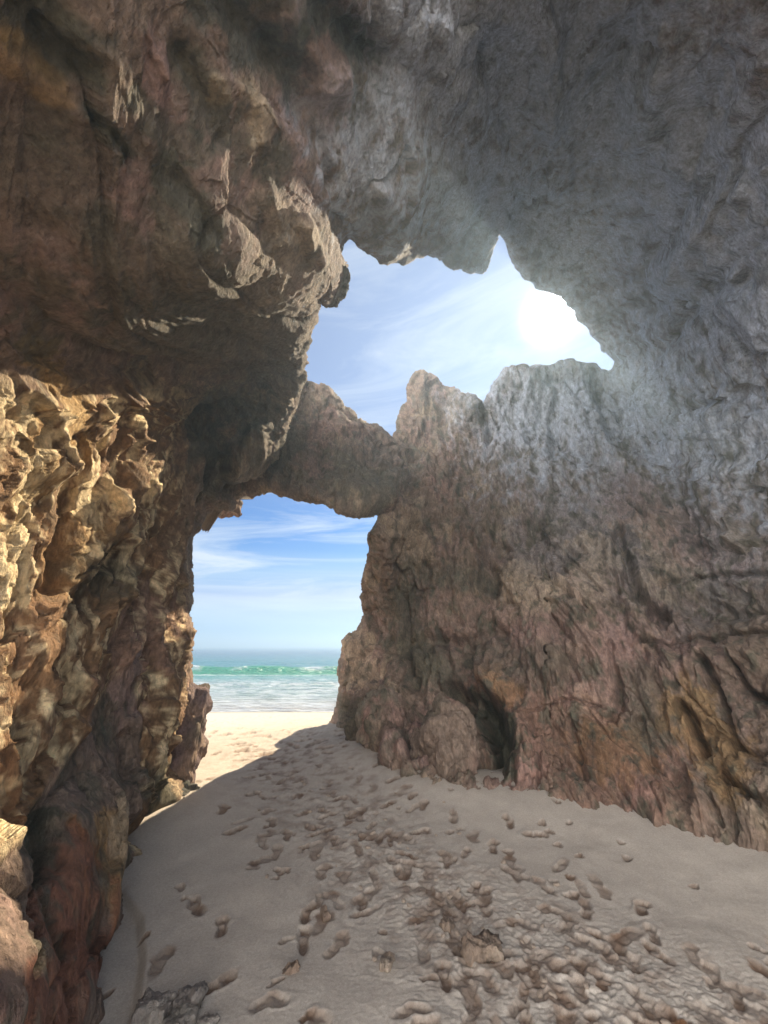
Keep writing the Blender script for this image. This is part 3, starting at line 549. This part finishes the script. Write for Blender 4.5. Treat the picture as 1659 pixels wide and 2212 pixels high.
def make_rock(name, sel, label, cat, loc, depth=1.8):
    f = F1c[sel]; e = lips(f)
    real = np.array([int(a) * 4000000 + int(b) in EKEY for a, b in e]); e = e[real]
    used, inv = np.unique(f, return_inverse=True); V = VV[used]; C_ = CC[used]; fc = inv.reshape(-1, 4)
    pos = {int(u): i for i, u in enumerate(used)}
    eb = np.vectorize(pos.get)(e); bv = np.unique(eb); rank = {int(b): i for i, b in enumerate(bv)}
    er = np.vectorize(rank.get)(eb)
    inw = INW[used][bv]
    # smooth the inward direction along the rim
    for _ in range(12):
        a2 = inw.copy(); 
        np.add.at(a2, er[:, 0], inw[er[:, 1]]); np.add.at(a2, er[:, 1], inw[er[:, 0]])
        inw = a2 / (np.linalg.norm(a2, axis=1, keepdims=True) + 1e-9)
    B = V[bv]; vd = B - (0, 0, CAM_Z); vd /= np.linalg.norm(vd, axis=1, keepdims=True)
    inw -= (inw * vd).sum(1, keepdims=True) * vd; inw /= np.linalg.norm(inw, axis=1, keepdims=True) + 1e-9
    prev = bv; off = len(V); Vs = [V]; Cs = [C_]; Fs = [fc]
    for back, side in ((.08, .0), (.2, .02), (.4, .08), (.7, .2), (1.1, .45), (depth, .95)):
        nz = perlin(B * 2.2 + back, 77)[:, None] * .12 * back
        Q = B + vd * back + inw * (side + nz)
        ids = np.arange(len(bv)) + off; off += len(bv)
        full = np.zeros(len(V), np.int64); full[bv] = np.arange(len(bv))
        pr = prev if back == .08 else prev
        a, b = er[:, 0], er[:, 1]
        Fs.append(np.stack([pr[b], pr[a], ids[a], ids[b]], 1)); Vs.append(Q); Cs.append(C_[bv]); prev = ids
    return tag(mesh_obj(name, np.concatenate(Vs), np.concatenate(Fs), ROCK, np.concatenate(Cs), loc=loc), label, cat)
make_rock('cave_wall', isleft, 'craggy brown cave wall on the left with ridges brightly caught by the sun', 'rock wall', (-2.2, 3.0, 0))
make_rock('cave_roof', isroof, 'vaulted cave ceiling of streaked brown and grey rock above the jagged skylight', 'cave roof', (0, 3.0, 6.5))
make_rock('rock_wall', isright, 'broad fluted pinkish brown rock face on the right rising from the sand', 'rock wall', (1.5, 6.0, 0))
make_rock('natural_arch', isarch, 'dark natural rock arch spanning the opening to the sea', 'rock arch', (-1.0, 8.7, 5.0))
make_rock('rock_pinnacle', ispin, 'jagged pointed rock standing against the sky at the right end of the arch', 'rock', (.9, 9.5, 7.5))
print('rocks', round(time.time() - T0, 1))

# ------------------------------------------------------------------ single boulders and blocks
def ico(sub):
    import bmesh
    bm = bmesh.new(); bmesh.ops.create_icosphere(bm, subdivisions=sub, radius=1)
    V = np.array([v.co[:] for v in bm.verts], np.float32); Fc = np.array([[v.index for v in f.verts] for f in bm.faces], np.int32); bm.free(); return V, Fc
ICO = {5: ico(6), 3: ico(4), 2: ico(3)}
def boulder(name, centre, size, seed, label, cat='boulder', rot=0, crag=1.0, flutes=1.0, tint=(.21, .15, .11), tint2=(.27, .17, .13), mossy=.6, block=0.0, sub=5, group=None):
    V, Fc = ICO[sub]; S = V.copy()
    if block: S = np.sign(S) * np.abs(S) ** (1 - block); S /= np.maximum(np.abs(S).max(1, keepdims=True) ** .6, .2)
    size = np.array(size); P = S * size; c, s = math.cos(rot), math.sin(rot)
    P = np.stack([P[:, 0] * c - P[:, 1] * s, P[:, 0] * s + P[:, 1] * c, P[:, 2]], 1)
    m = size.mean(); W = P + seed * 3.7
    d = .22 * m * fbm(W * .9 / m, seed, 3, .5) * crag
    a, b = worley(W * np.array([1.6, 1.6, 1.0]) / m, seed + 9); d += .3 * m * (.5 - a) * crag + .06 * m * np.minimum(b - a, .2) / .2 * crag
    a, b = worley(W * 7.0, seed + 19); d += .035 * (.5 - a) * crag
    v1, _j = facets(W * np.array([1.5, 1.5, 1.1]) / m, seed + 40); v2, _j = facets(W * 8.0, seed + 41); d += .11 * m * v1 * crag + .02 * v2 * crag
    d += .016 * flutes * fbm(W * np.array([11, 11, 2.6]), seed + 5, 3, .6, True) + .012 * fbm(W * np.array([27, 27, 12]), seed + 7, 2, .6, True)
    P = P + V * d[:, None]
    e = fbm(W * 2.2, seed + 30, 4, .6); g = fbm(W * 1.4 + 4, seed + 34, 4, .6); h = fbm(W * 14, seed + 38, 2, .6)
    C = np.tile(np.array(tint), (len(P), 1)); f = sstep(-.1, .3, g)[:, None]; C = C * (1 - f) + np.array(tint2) * f
    f = (sstep(.0, .3, e) * mossy)[:, None]; C = C * (1 - f) + np.array((.08, .078, .052)) * f; C *= (1 + .35 * h)[:, None]
    o = mesh_obj(name, P, Fc, ROCK, np.clip(C, .02, .8)); o.location = centre
    return tag(o, label, cat, group)
def at(px, py, t): p = ray(px, py) * t; return (float(p[0]), float(p[1]), float(p[2] + CAM_Z))
boulder('boulder', at(968, 1612, 4.72), (.34, .34, .52), 3, 'upright rounded brown boulder half sunk in the sand before the dark hollow', rot=.3, mossy=.45, tint2=(.27, .16, .12))
boulder('boulder', at(864, 1625, 5.35), (.17, .2, .25), 8, 'small mossy ochre rock tucked under the rounded bulge of the right rock face', rot=.2, tint=(.26, .2, .1))
boulder('boulder', at(908, 1640, 4.95), (.15, .2, .36), 12, 'narrow brown rock squeezed between the small mossy rock and the upright boulder', rot=.2)
boulder('boulder', at(828, 1560, 5.9), (.38, .45, .46), 15, 'large rounded bulging rock with a dark underside beside the arch mouth', rot=.1, tint=(.2, .17, .12), mossy=.8)
# jutting rock at the left wall's far end
boulder('jutting_rock', at(385, 1588, 4.6), (.26, .42, .52), 21, 'dark blocky rock jutting from the left wall towards the beach', 'rock', rot=.4, block=.3, tint=(.17, .12, .11), tint2=(.28, .19, .13), mossy=.5)
boulder('rock', at(418, 1520, 4.9), (.13, .2, .13), 24, 'knobbly brown rock perched on top of the jutting rock by the sea view', 'rock', block=.3, tint=(.2, .14, .12), crag=1.2)
boulder('rock_ledge', at(362, 1762, 3.95), (.42, .42, .22), 27, 'low dark ledge at the foot of the left wall', 'rock', rot=.3, tint=(.10, .09, .075), tint2=(.14, .12, .1), mossy=.8)
boulder('hanging_block', at(478, 1086, 7.6), (.27, .4, .16), 31, 'squared brown block hanging under the left end of the arch', 'rock', block=.5, tint=(.34, .24, .18))
boulder('hanging_rock', at(716, 608, 4.2), (.18, .22, .23), 33, 'rounded dark knob of rock hanging at the left edge of the skylight', 'rock', tint=(.2, .17, .14), tint2=(.28, .22, .18))

# ------------------------------------------------------------------ sand
rng = np.random.default_rng(7)
rows_py = np.r_[np.arange(1398.5, 1530, 2.2), np.arange(1530, 2330, 1.9)]
dd = ray(np.full(len(rows_py), CX), rows_py); Yr = (CAM_Z / -dd[:, 2]) * dd[:, 1]
Yr = Yr[(Yr < 60)]; Yr = Yr[::-1]
tail = [Yr[0]]; s = .03
while tail[-1] > -60: s *= 1.15; tail.append(tail[-1] - s)
Yr = np.r_[np.array(tail[1:])[::-1], Yr, [70, 90, 130]]
depth = np.maximum(Yr * cp + CAM_Z * 0, 1.9)
tj = np.arange(-1.12, 1.14, 0.0029); ext = []; s = .004; x = tj[-1]
while x < 60: s *= 1.13; x += s; ext.append(x)
tj = np.r_[-np.array(ext)[::-1], tj, ext]
GY = np.repeat(Yr[:, None], len(tj), 1); GX = tj[None, :] * depth[:, None]
GZ = ground(GX, GY)
fine = ((np.abs(tj) < 1.15)[None, :] & (GY > .5) & (GY < 19)); ii = np.where(fine.ravel())[0]
gx, gy = GX.ravel()[ii].astype(np.float32), GY.ravel()[ii].astype(np.float32)
hz_ = np.zeros(len(ii), np.float32)
P2d = np.stack([gx, gy, gx * 0], 1)
hbase = .035 * fbm(P2d * .8, 3, 3) + .012 * fbm(P2d * 3.1, 5, 3)
TRAIL = [(-1.6, 9.5), (-1.5, 6.5), (-.7, 4.9), (-.05, 3.8), (.5, 3.1), (1.1, 2.45), (1.7, 1.9)]
dtr = segdist(gx, gy, TRAIL); wtr = np.exp(-(dtr / np.interp(gy, [2, 4, 6, 9], [.62, .55, .95, 1.3])) ** 2)
lump = np.clip(fbm(P2d * np.array([6.5, 6.5, 1]), 9, 4, .6, True), -.6, .8)
hz_ += wtr * (.007 * lump + .010 * fbm(P2d * 11, 12, 3, .6))
far = sstep(6.5, 8.5, gy) * sstep(17, 12, gy); hz_ += far * (.02 * fbm(P2d * np.array([2.6, 4.6, 1]), 14, 3, .6, True))
prints = []
def add_print(x, y, a, L, W, dep, kind=0): prints.append((x, y, a, L, W, dep, kind))
tr = np.array(TRAIL)
for k in range(250):                                  # trampled path
    s = rng.random() * (len(tr) - 1.001); i = int(s); p = tr[i] * (1 - s + i) + tr[i + 1] * (s - i)
    sp_ = np.interp(p[1], [2, 4, 6, 9], [.5, .5, .85, 1.1]); p = p + rng.normal(0, sp_, 2) * (1, .6)
    add_print(p[0], p[1], rng.normal(.35, .7), rng.uniform(.10, .26), rng.uniform(.06, .11), rng.uniform(.007, .022))
for x, y in [(-1.2, 3.1), (-1.25, 2.75), (-.95, 3.0), (-.8, 2.65), (-.55, 3.15), (-.6, 2.5), (-.3, 2.75), (-.35, 2.35), (-.42, 2.9), (-1.1, 3.9), (-.9, 3.75), (-1.3, 4.2), (-1.0, 4.4), (-.75, 4.05),
             (.15, 2.4), (.3, 2.55), (.75, 2.35), (1.3, 3.0), (1.75, 3.1), (1.5, 2.75), (2.0, 2.6), (2.2, 2.75), (1.6, 2.3), (1.05, 3.4), (1.3, 3.6), (.9, 3.9), (.7, 4.3), (1.2, 4.2), (2.0, 2.2), (.1, 5.2), (.4, 4.7), (-.3, 6.6), (-.6, 7.2), (-.35, 7.6), (-.8, 7.9)]:
    add_print(x + rng.normal(0, .05), y + rng.normal(0, .05), rng.normal(.2, .5), rng.uniform(.17, .23), .085, rng.uniform(.012, .024))
for k in range(75):                                  # little paw marks and small toe dents
    x = rng.uniform(-1.5, 2.4); y = rng.uniform(2.2, 6); add_print(x, y, rng.uniform(0, 3), rng.uniform(.05, .09), rng.uniform(.04, .06), rng.uniform(.01, .018), 1)
for k in range(260):                                 # sunlit beach beyond the arch
    x = rng.uniform(-5, 0); y = rng.uniform(6.5, 15); add_print(x, y, rng.normal(1.2, .6), rng.uniform(.22, .34), .12, rng.uniform(.02, .045))
ux = gx + .022 * fbm(P2d * 9, 160, 2, .6) + .010 * perlin(P2d * 31, 164); uy = gy + .022 * fbm(P2d * 9 + 7, 166, 2, .6) + .010 * perlin(P2d * 31 + 5, 168)
pm = np.zeros(len(ii), np.float32)
mess = .0065 * fbm(P2d * 24, 170, 3, .7, True)
order = np.argsort(gy); gys = gy[order]
for (x, y, a, L, W, dep, kind) in prints:
    a0, a1 = np.searchsorted(gys, [y - L * 1.4, y + L * 1.4]); id_ = order[a0:a1]
    dx = ux[id_] - x; m = np.abs(dx) < L * 1.4; id_ = id_[m]; dx = dx[m]; dy = uy[id_] - y
    c, s_ = math.cos(a), math.sin(a); u = dx * s_ + dy * c; v = dx * c - dy * s_
    wob_ = 1 + .18 * np.sin(3 * np.arctan2(u, v) + x * 9) ; wd = W * .5 * (1 - .28 * np.exp(-((u + .02) / (.18 * L)) ** 2)) if kind == 0 else W * .5
    r = np.sqrt((u / (L * .5)) ** 2 + (v / wd) ** 2) * wob_
    msk = sstep(1.12, .72, r); pm[id_] = np.maximum(pm[id_], sstep(1.32, .95, r)); hz_[id_] = hz_[id_] * (1 - .75 * msk) - dep * msk + mess[id_] * msk * (dep / .025) 
    rim = dep * .16 * np.exp(-((r - 1.3) / .22) ** 2) * (.6 + .4 * np.sin(np.arctan2(u, v) + y * 13)); hz_[id_] = np.where(r > 1.05, np.maximum(hz_[id_], np.minimum(hz_[id_] + rim, .010)), hz_[id_])
    if kind == 0: hz_[id_] += dep * .5 * np.exp(-(((u - L * .1) / (L * .12)) ** 2 + (v / (W * .5)) ** 2))
hpr = hz_.copy(); hz_ = np.where(hz_ > .005, .005 + (hz_ - .005) * .45, hz_) + hbase
# curved scour step beside the left wall
scour = [(-1.75, 3.25), (-1.5, 3.05), (-1.3, 2.75), (-1.15, 2.45), (-1.1, 2.1)]
dl = segdist(gx, gy, scour); hz_ += -.05 * sstep(.0, -.05, (gx + 1.2) * .9 + (gy - 2.75) * -.35 * 0 - np.interp(gy, [2.1, 2.45, 2.75, 3.05, 3.25], [.1, .05, -.1, -.3, -.55]) * .9) * sstep(3.4, 3.1, gy)
hz_ += wtr * (.008 * fbm(P2d * 17, 143, 3, .65, True) + .004 * fbm(P2d * 38, 147, 2, .6))
hz_ = np.clip(hz_, -.075, .04)
grain = fbm(P2d * 45, 17, 2, .6) * .0022 * sstep(9, 4, gy); hz_ += grain
hz_ *= 1 - sstep(15.0, 17.5, gy)
Z = GZ.ravel().copy(); Z[ii] += hz_
nr, nc = GX.shape; ix = np.arange(nr * nc).reshape(nr, nc)
Fs = np.stack([ix[:-1, :-1], ix[:-1, 1:], ix[1:, 1:], ix[1:, :-1]], -1).reshape(-1, 4)
SV = np.stack([GX.ravel(), GY.ravel(), Z], 1)
# colour: dry beige, browner where damp sand was turned over, dents browned further as painted shade, wet near the sea
SC = np.tile(np.array([.425, .362, .295]), (len(SV), 1))
churn_shade = np.zeros(len(SV)); churn_shade[ii] = np.clip(wtr * .75 * sstep(-.1, .35, fbm(P2d * 5.5, 140, 4, .65)) + 55 * np.maximum(-hpr - .004, 0), 0, .9) * sstep(8.5, 6.5, gy)
churn_shade[ii] = np.maximum(churn_shade[ii], pm * (.55 + .7 * perlin(P2d * 7 + 3, 181)) * sstep(10, 7, gy))
SC = SC * (1 - churn_shade[:, None]) + np.array([.16, .10, .065]) * churn_shade[:, None]
wet = sstep(16.2, 17.6, SV[:, 1] + .2 * np.sin(SV[:, 0] * .5))[:, None]; SC = SC * (1 - wet) + np.array([.28, .23, .18]) * wet
m = bpy.data.materials.new('beach_sand'); m.use_nodes = True; t = NT(m.node_tree)
vc = t.n('ShaderNodeVertexColor', layer_name='albedo').outputs[0]; tcn = t.n('ShaderNodeTexCoord').outputs['Object']
g1 = t.n('ShaderNodeTexNoise', i_Vector=tcn, i_Scale=220.0, i_Detail=3.0, i_Roughness=.8); g3 = t.n('ShaderNodeTexNoise', i_Vector=tcn, i_Scale=75.0, i_Detail=3.0, i_Roughness=.8)
g2 = t.n('ShaderNodeTexNoise', i_Vector=tcn, i_Scale=5.0, i_Detail=6.0, i_Roughness=.6)
gv = t.math('MULTIPLY_ADD', t.math('ADD', g1.outputs[0], g3.outputs[0]), .75, t.math('MULTIPLY_ADD', g2.outputs[0], .35, .075))
cc_ = t.mix(1.0, vc, t.n('ShaderNodeCombineXYZ', i_0=gv, i_1=gv, i_2=gv).outputs[0], 'MULTIPLY')
bb = t.n('ShaderNodeBump', i_Height=g1.outputs[0], i_Strength=.35, i_Distance=.01)
pb = t.n('ShaderNodeBsdfPrincipled', i_Base_Color=cc_, i_Roughness=.95, i_Normal=bb.outputs[0]); pb.inputs['Specular IOR Level'].default_value = .15
om = t.n('ShaderNodeOutputMaterial'); t.link(pb.outputs[0], om.inputs[0])
tag(mesh_obj('sand', SV, Fs, m, SC), kind='structure')
SAND = m
print('sand', round(time.time() - T0, 1))

# ------------------------------------------------------------------ sea
rp = np.r_[np.arange(1396.2, 1400, .35), np.arange(1400, 1545, .8)]
dd = ray(np.full(len(rp), CX), rp); YS = ((CAM_Z - SEA_Z) / -dd[:, 2]) * dd[:, 1]; YS = np.r_[YS[::-1], [4000, 12000]]; YS = YS[YS > 16]
WY = 41.0
YS = np.sort(np.r_[YS, np.arange(WY - 4, WY + 4, .12)])
xt = np.arange(-.75, .4, .0016); ext = []; s = .003; x = 0.
while x < 4: s *= 1.2; x += s; ext.append(x)
xt = np.r_[xt[0] - np.array(ext)[::-1], xt, xt[-1] + np.array(ext)]
SY = np.repeat(YS[:, None], len(xt), 1).astype(np.float64); SX = xt[None, :] * SY
q = np.stack([SX.ravel(), SY.ravel(), SX.ravel() * 0], 1)
near = sstep(600, 60, q[:, 1])
qn = np.where(q[:, 1:2] < 800, q, 800)
amp = sstep(17, 30, q[:, 1]) * near
h = .20 * fbm(qn * np.array([.10, .45, 1]), 101, 3, .5) * amp + .09 * fbm(qn * np.array([.9, 2.4, 1]), 105, 3, .6) * amp + .02 * fbm(qn * np.array([.5, 1.6, 1]), 108, 3) * near
crestx = perlin(np.stack([q[:, 0] * .06, q[:, 0] * 0 + 2, q[:, 0] * 0], 1), 111) * 1.6
yy = q[:, 1] - WY - crestx
hw = (.66 + .34 * perlin(np.stack([q[:, 0] * .16, q[:, 0] * 0 + 7, q[:, 0] * 0], 1), 113))
wave = hw * np.where(yy < 0, np.exp(-(yy / .75) ** 2), np.exp(-(yy / 3.2) ** 2))
h += wave; yy2 = q[:, 1] - 29 - crestx * .7; h += .16 * np.where(yy2 < 0, np.exp(-(yy2 / .35) ** 2), np.exp(-(yy2 / 2) ** 2))
h += .25 * np.exp(-((q[:, 1] - 66 - crestx) / 3.5) ** 2)
SVt = np.stack([q[:, 0], q[:, 1], SEA_Z + h], 1)
nr, nc = SY.shape; ix = np.arange(nr * nc).reshape(nr, nc); Fs = np.stack([ix[:-1, :-1], ix[:-1, 1:], ix[1:, 1:], ix[1:, :-1]], -1).reshape(-1, 4)
def mxc(C, col, f): f = np.clip(f, 0, 1)[:, None]; return C * (1 - f) + np.array(col) * f
fn = fbm(qn * np.array([.55, 2.0, 1]), 121, 5, .65); fn2 = fbm(qn * np.array([1.6, 5.0, 1]) + 9, 127, 4, .65)
C = np.tile(np.array([.008, .06, .12]), (len(q), 1))
C = mxc(C, (.02, .13, .16), sstep(150, 55, q[:, 1]))
C = mxc(C, (.04, .19, .17), np.exp(-((q[:, 1] - 41) / 8) ** 2))
C = mxc(C, (.05, .12, .16), sstep(0, .3, fn + .3 * fn2) * sstep(42, 60, q[:, 1]) * .8)
C = mxc(C, (.15, .24, .25), sstep(39.5, 33, q[:, 1]) * .9)
C = mxc(C, (.03, .18, .11), np.exp(-((yy + .6) / 1.2) ** 2))
C = mxc(C, (.16, .21, .20), sstep(36, 22, q[:, 1])); C = mxc(C, (.26, .24, .22), sstep(24, 18.5, q[:, 1]))
foam = sstep(.10, .32, fn + .35 * fn2 + .22 * sstep(38, 26, q[:, 1])) * sstep(39, 33, q[:, 1]) * .65
foam = np.maximum(foam, np.exp(-((q[:, 1] - 19.3 - .9 * crestx) / .5) ** 2) * sstep(-.1, .2, fn2) * .9)
foam = np.maximum(foam, np.exp(-((yy + .15) / .42) ** 2) * sstep(-.05, .3, perlin(np.stack([q[:, 0] * .22, q[:, 0] * 0, q[:, 0] * 0], 1), 131) + .5 * fn2 - .05))
foam = np.maximum(foam, np.exp(-((yy + 2.2) / .6) ** 2) * sstep(.0, .3, fn2 + .2))
foam = np.maximum(foam, np.exp(-(yy2 / .5) ** 2) * sstep(-.2, .2, fn2) * .9)
C = mxc(C, (.42, .44, .46), foam)
m = bpy.data.materials.new('sea_water'); m.use_nodes = True; t = NT(m.node_tree)
vc = t.n('ShaderNodeVertexColor', layer_name='albedo').outputs[0]; geo = t.n('ShaderNodeNewGeometry')
mp = t.n('ShaderNodeMapping', i_Vector=geo.outputs['Position'], i_Scale=(.7, 2.2, 1.0))
w1 = t.n('ShaderNodeTexNoise', i_Vector=mp.outputs[0], i_Scale=1.2, i_Detail=5.0, i_Roughness=.6)
w2 = t.n('ShaderNodeTexNoise', i_Vector=mp.outputs[0], i_Scale=.22, i_Detail=4.0, i_Roughness=.7)
b = t.n('ShaderNodeBump', i_Height=t.math('MULTIPLY_ADD', w2.outputs[0], 4.0, w1.outputs[0]), i_Strength=1.0, i_Distance=.5)
p = t.n('ShaderNodeBsdfPrincipled', i_Base_Color=vc, i_Roughness=.28, i_Normal=b.outputs[0], i_IOR=1.33)
o = t.n('ShaderNodeOutputMaterial'); t.link(p.outputs[0], o.inputs[0])
tag(mesh_obj('sea', SVt, Fs, m, C), kind='structure')

# ------------------------------------------------------------------ added veil of glare: one even, closed box of thin haze round everything
HAZE_TOP = float(VV[np.unique(F1c)][:, 2].max()) + 2.6
import bmesh
bm = bmesh.new(); bmesh.ops.create_cube(bm, size=1); hme = bpy.data.meshes.new('haze'); bm.to_mesh(hme); bm.free()
hz_o = bpy.data.objects.new('haze', hme); COL.objects.link(hz_o); lo = -4.6
hz_o.scale = (130000, 24200, HAZE_TOP - lo); hz_o.location = (0, 0, (HAZE_TOP + lo) / 2); hz_o['kind'] = 'stuff'
hm = bpy.data.materials.new('veil_haze'); hm.use_nodes = True; t = NT(hm.node_tree)
hv = t.n('ShaderNodeVolumePrincipled'); hv.inputs['Density'].default_value = .0048; hv.inputs['Anisotropy'].default_value = .58; hv.inputs['Color'].default_value = (.58, .79, 1, 1)
ho = t.n('ShaderNodeOutputMaterial'); t.link(hv.outputs[0], ho.inputs[1]); hme.materials.append(hm)

# ------------------------------------------------------------------ crumbs of damp sand kicked up along the path
CL = rock_mat('damp_sand_clod', .95, .5, tint=((.30, .225, .165), (.42, .33, .25)))
protos = []
for k in range(5):
    V, Fc = ICO[2]; W = V * .9 + k * 5.1; d = .35 * fbm(W * 1.3, k + 200, 3, .6) + .25 * (.5 - worley(W * 1.8, k + 210)[0])
    V2 = V * (1 + d[:, None]) * np.array([1.25, 1, .6]); me = None
    protos.append((V2, Fc))
meshes = []
for k, (V2, Fc) in enumerate(protos):
    o = mesh_obj('sand_clod', V2, Fc, CL); meshes.append(o.data); bpy.data.objects.remove(o)
def hat(x, y):
    near_ = np.argmin((gx - x) ** 2 + (gy - y) ** 2); return float(ground(x, y)) + float(hz_[near_])
def clod(x, y, s, k, label, group): 
    o = bpy.data.objects.new('sand_clod', meshes[k % 5]); COL.objects.link(o)
    o.location = (x, y, hat(x, y) + s * .22); o.scale = (s, s * rng.uniform(.7, 1.1), s * rng.uniform(.6, 1.0)); o.rotation_euler = (rng.uniform(-.3, .3), rng.uniform(-.3, .3), rng.uniform(0, 6.28))
    return tag(o, label, 'sand clod', group)
for k in range(70):
    s = rng.random() * 3.999 + 2; i = int(s); 
    if i > 5: i = 5
    p = tr[i] * (1 - s + i) + tr[i + 1] * (s - i) + rng.normal(0, .38, 2); p[1] = max(p[1], 2.2)
    clod(p[0], p[1], rng.uniform(.008, .022), k, 'small crumbly clod of damp sand lying among the footprints', 'sand clods among the footprints')
for k, (px_, py_, s, lb) in enumerate([(1045, 2060, .10, 'largest crumbled lump of damp sand kicked up in the middle of the path'), (965, 1995, .05, 'brown sand lump just behind the largest one on the path'),
                                 (700, 1975, .05, 'pale sand clod edging a single footprint left of the path'), (633, 2095, .045, 'pale cracked sand clod in the foreground left of the path'),
                                 (835, 2085, .06, 'sand lump beside the deep heel print in the foreground')]):
    t_ = contact(px_, py_); p = ray(px_, py_) * t_
    boulder('sand_clod', (float(p[0]), float(p[1]), hat(p[0], p[1])), (s * .9, s * .55, s * .5), 70 + k, lb, 'sand clod', rot=k * 1.1, block=.35, sub=3, crag=1.3, flutes=.3, tint=(.24, .165, .115), tint2=(.34, .26, .19), mossy=0)
# heap of rubble at the lower left corner of the picture
for k, (px_, py_, s, lb) in enumerate([(335, 2195, .055, 'dark rough rock of the rubble heap by the left wall foot'), (405, 2175, .05, 'flat topped dark stone, rearmost of the rubble heap by the left wall'),
                                 (385, 2225, .05, 'pale split stone at the front of the rubble heap'), (450, 2215, .03, 'small stone at the right end of the rubble heap')]):
    t_ = contact(px_, py_); p = ray(px_, py_) * t_
    boulder('stone', (float(p[0]), float(p[1]), hat(p[0], p[1]) + s * .25), (s * 1.2, s, s * .7), 50 + k, lb, 'stone', block=.3, sub=3, crag=.8, flutes=.3, tint=(.24, .2, .17), tint2=(.38, .33, .27), mossy=.2, group='stones of the rubble heap')
print('done', round(time.time() - T0, 1))
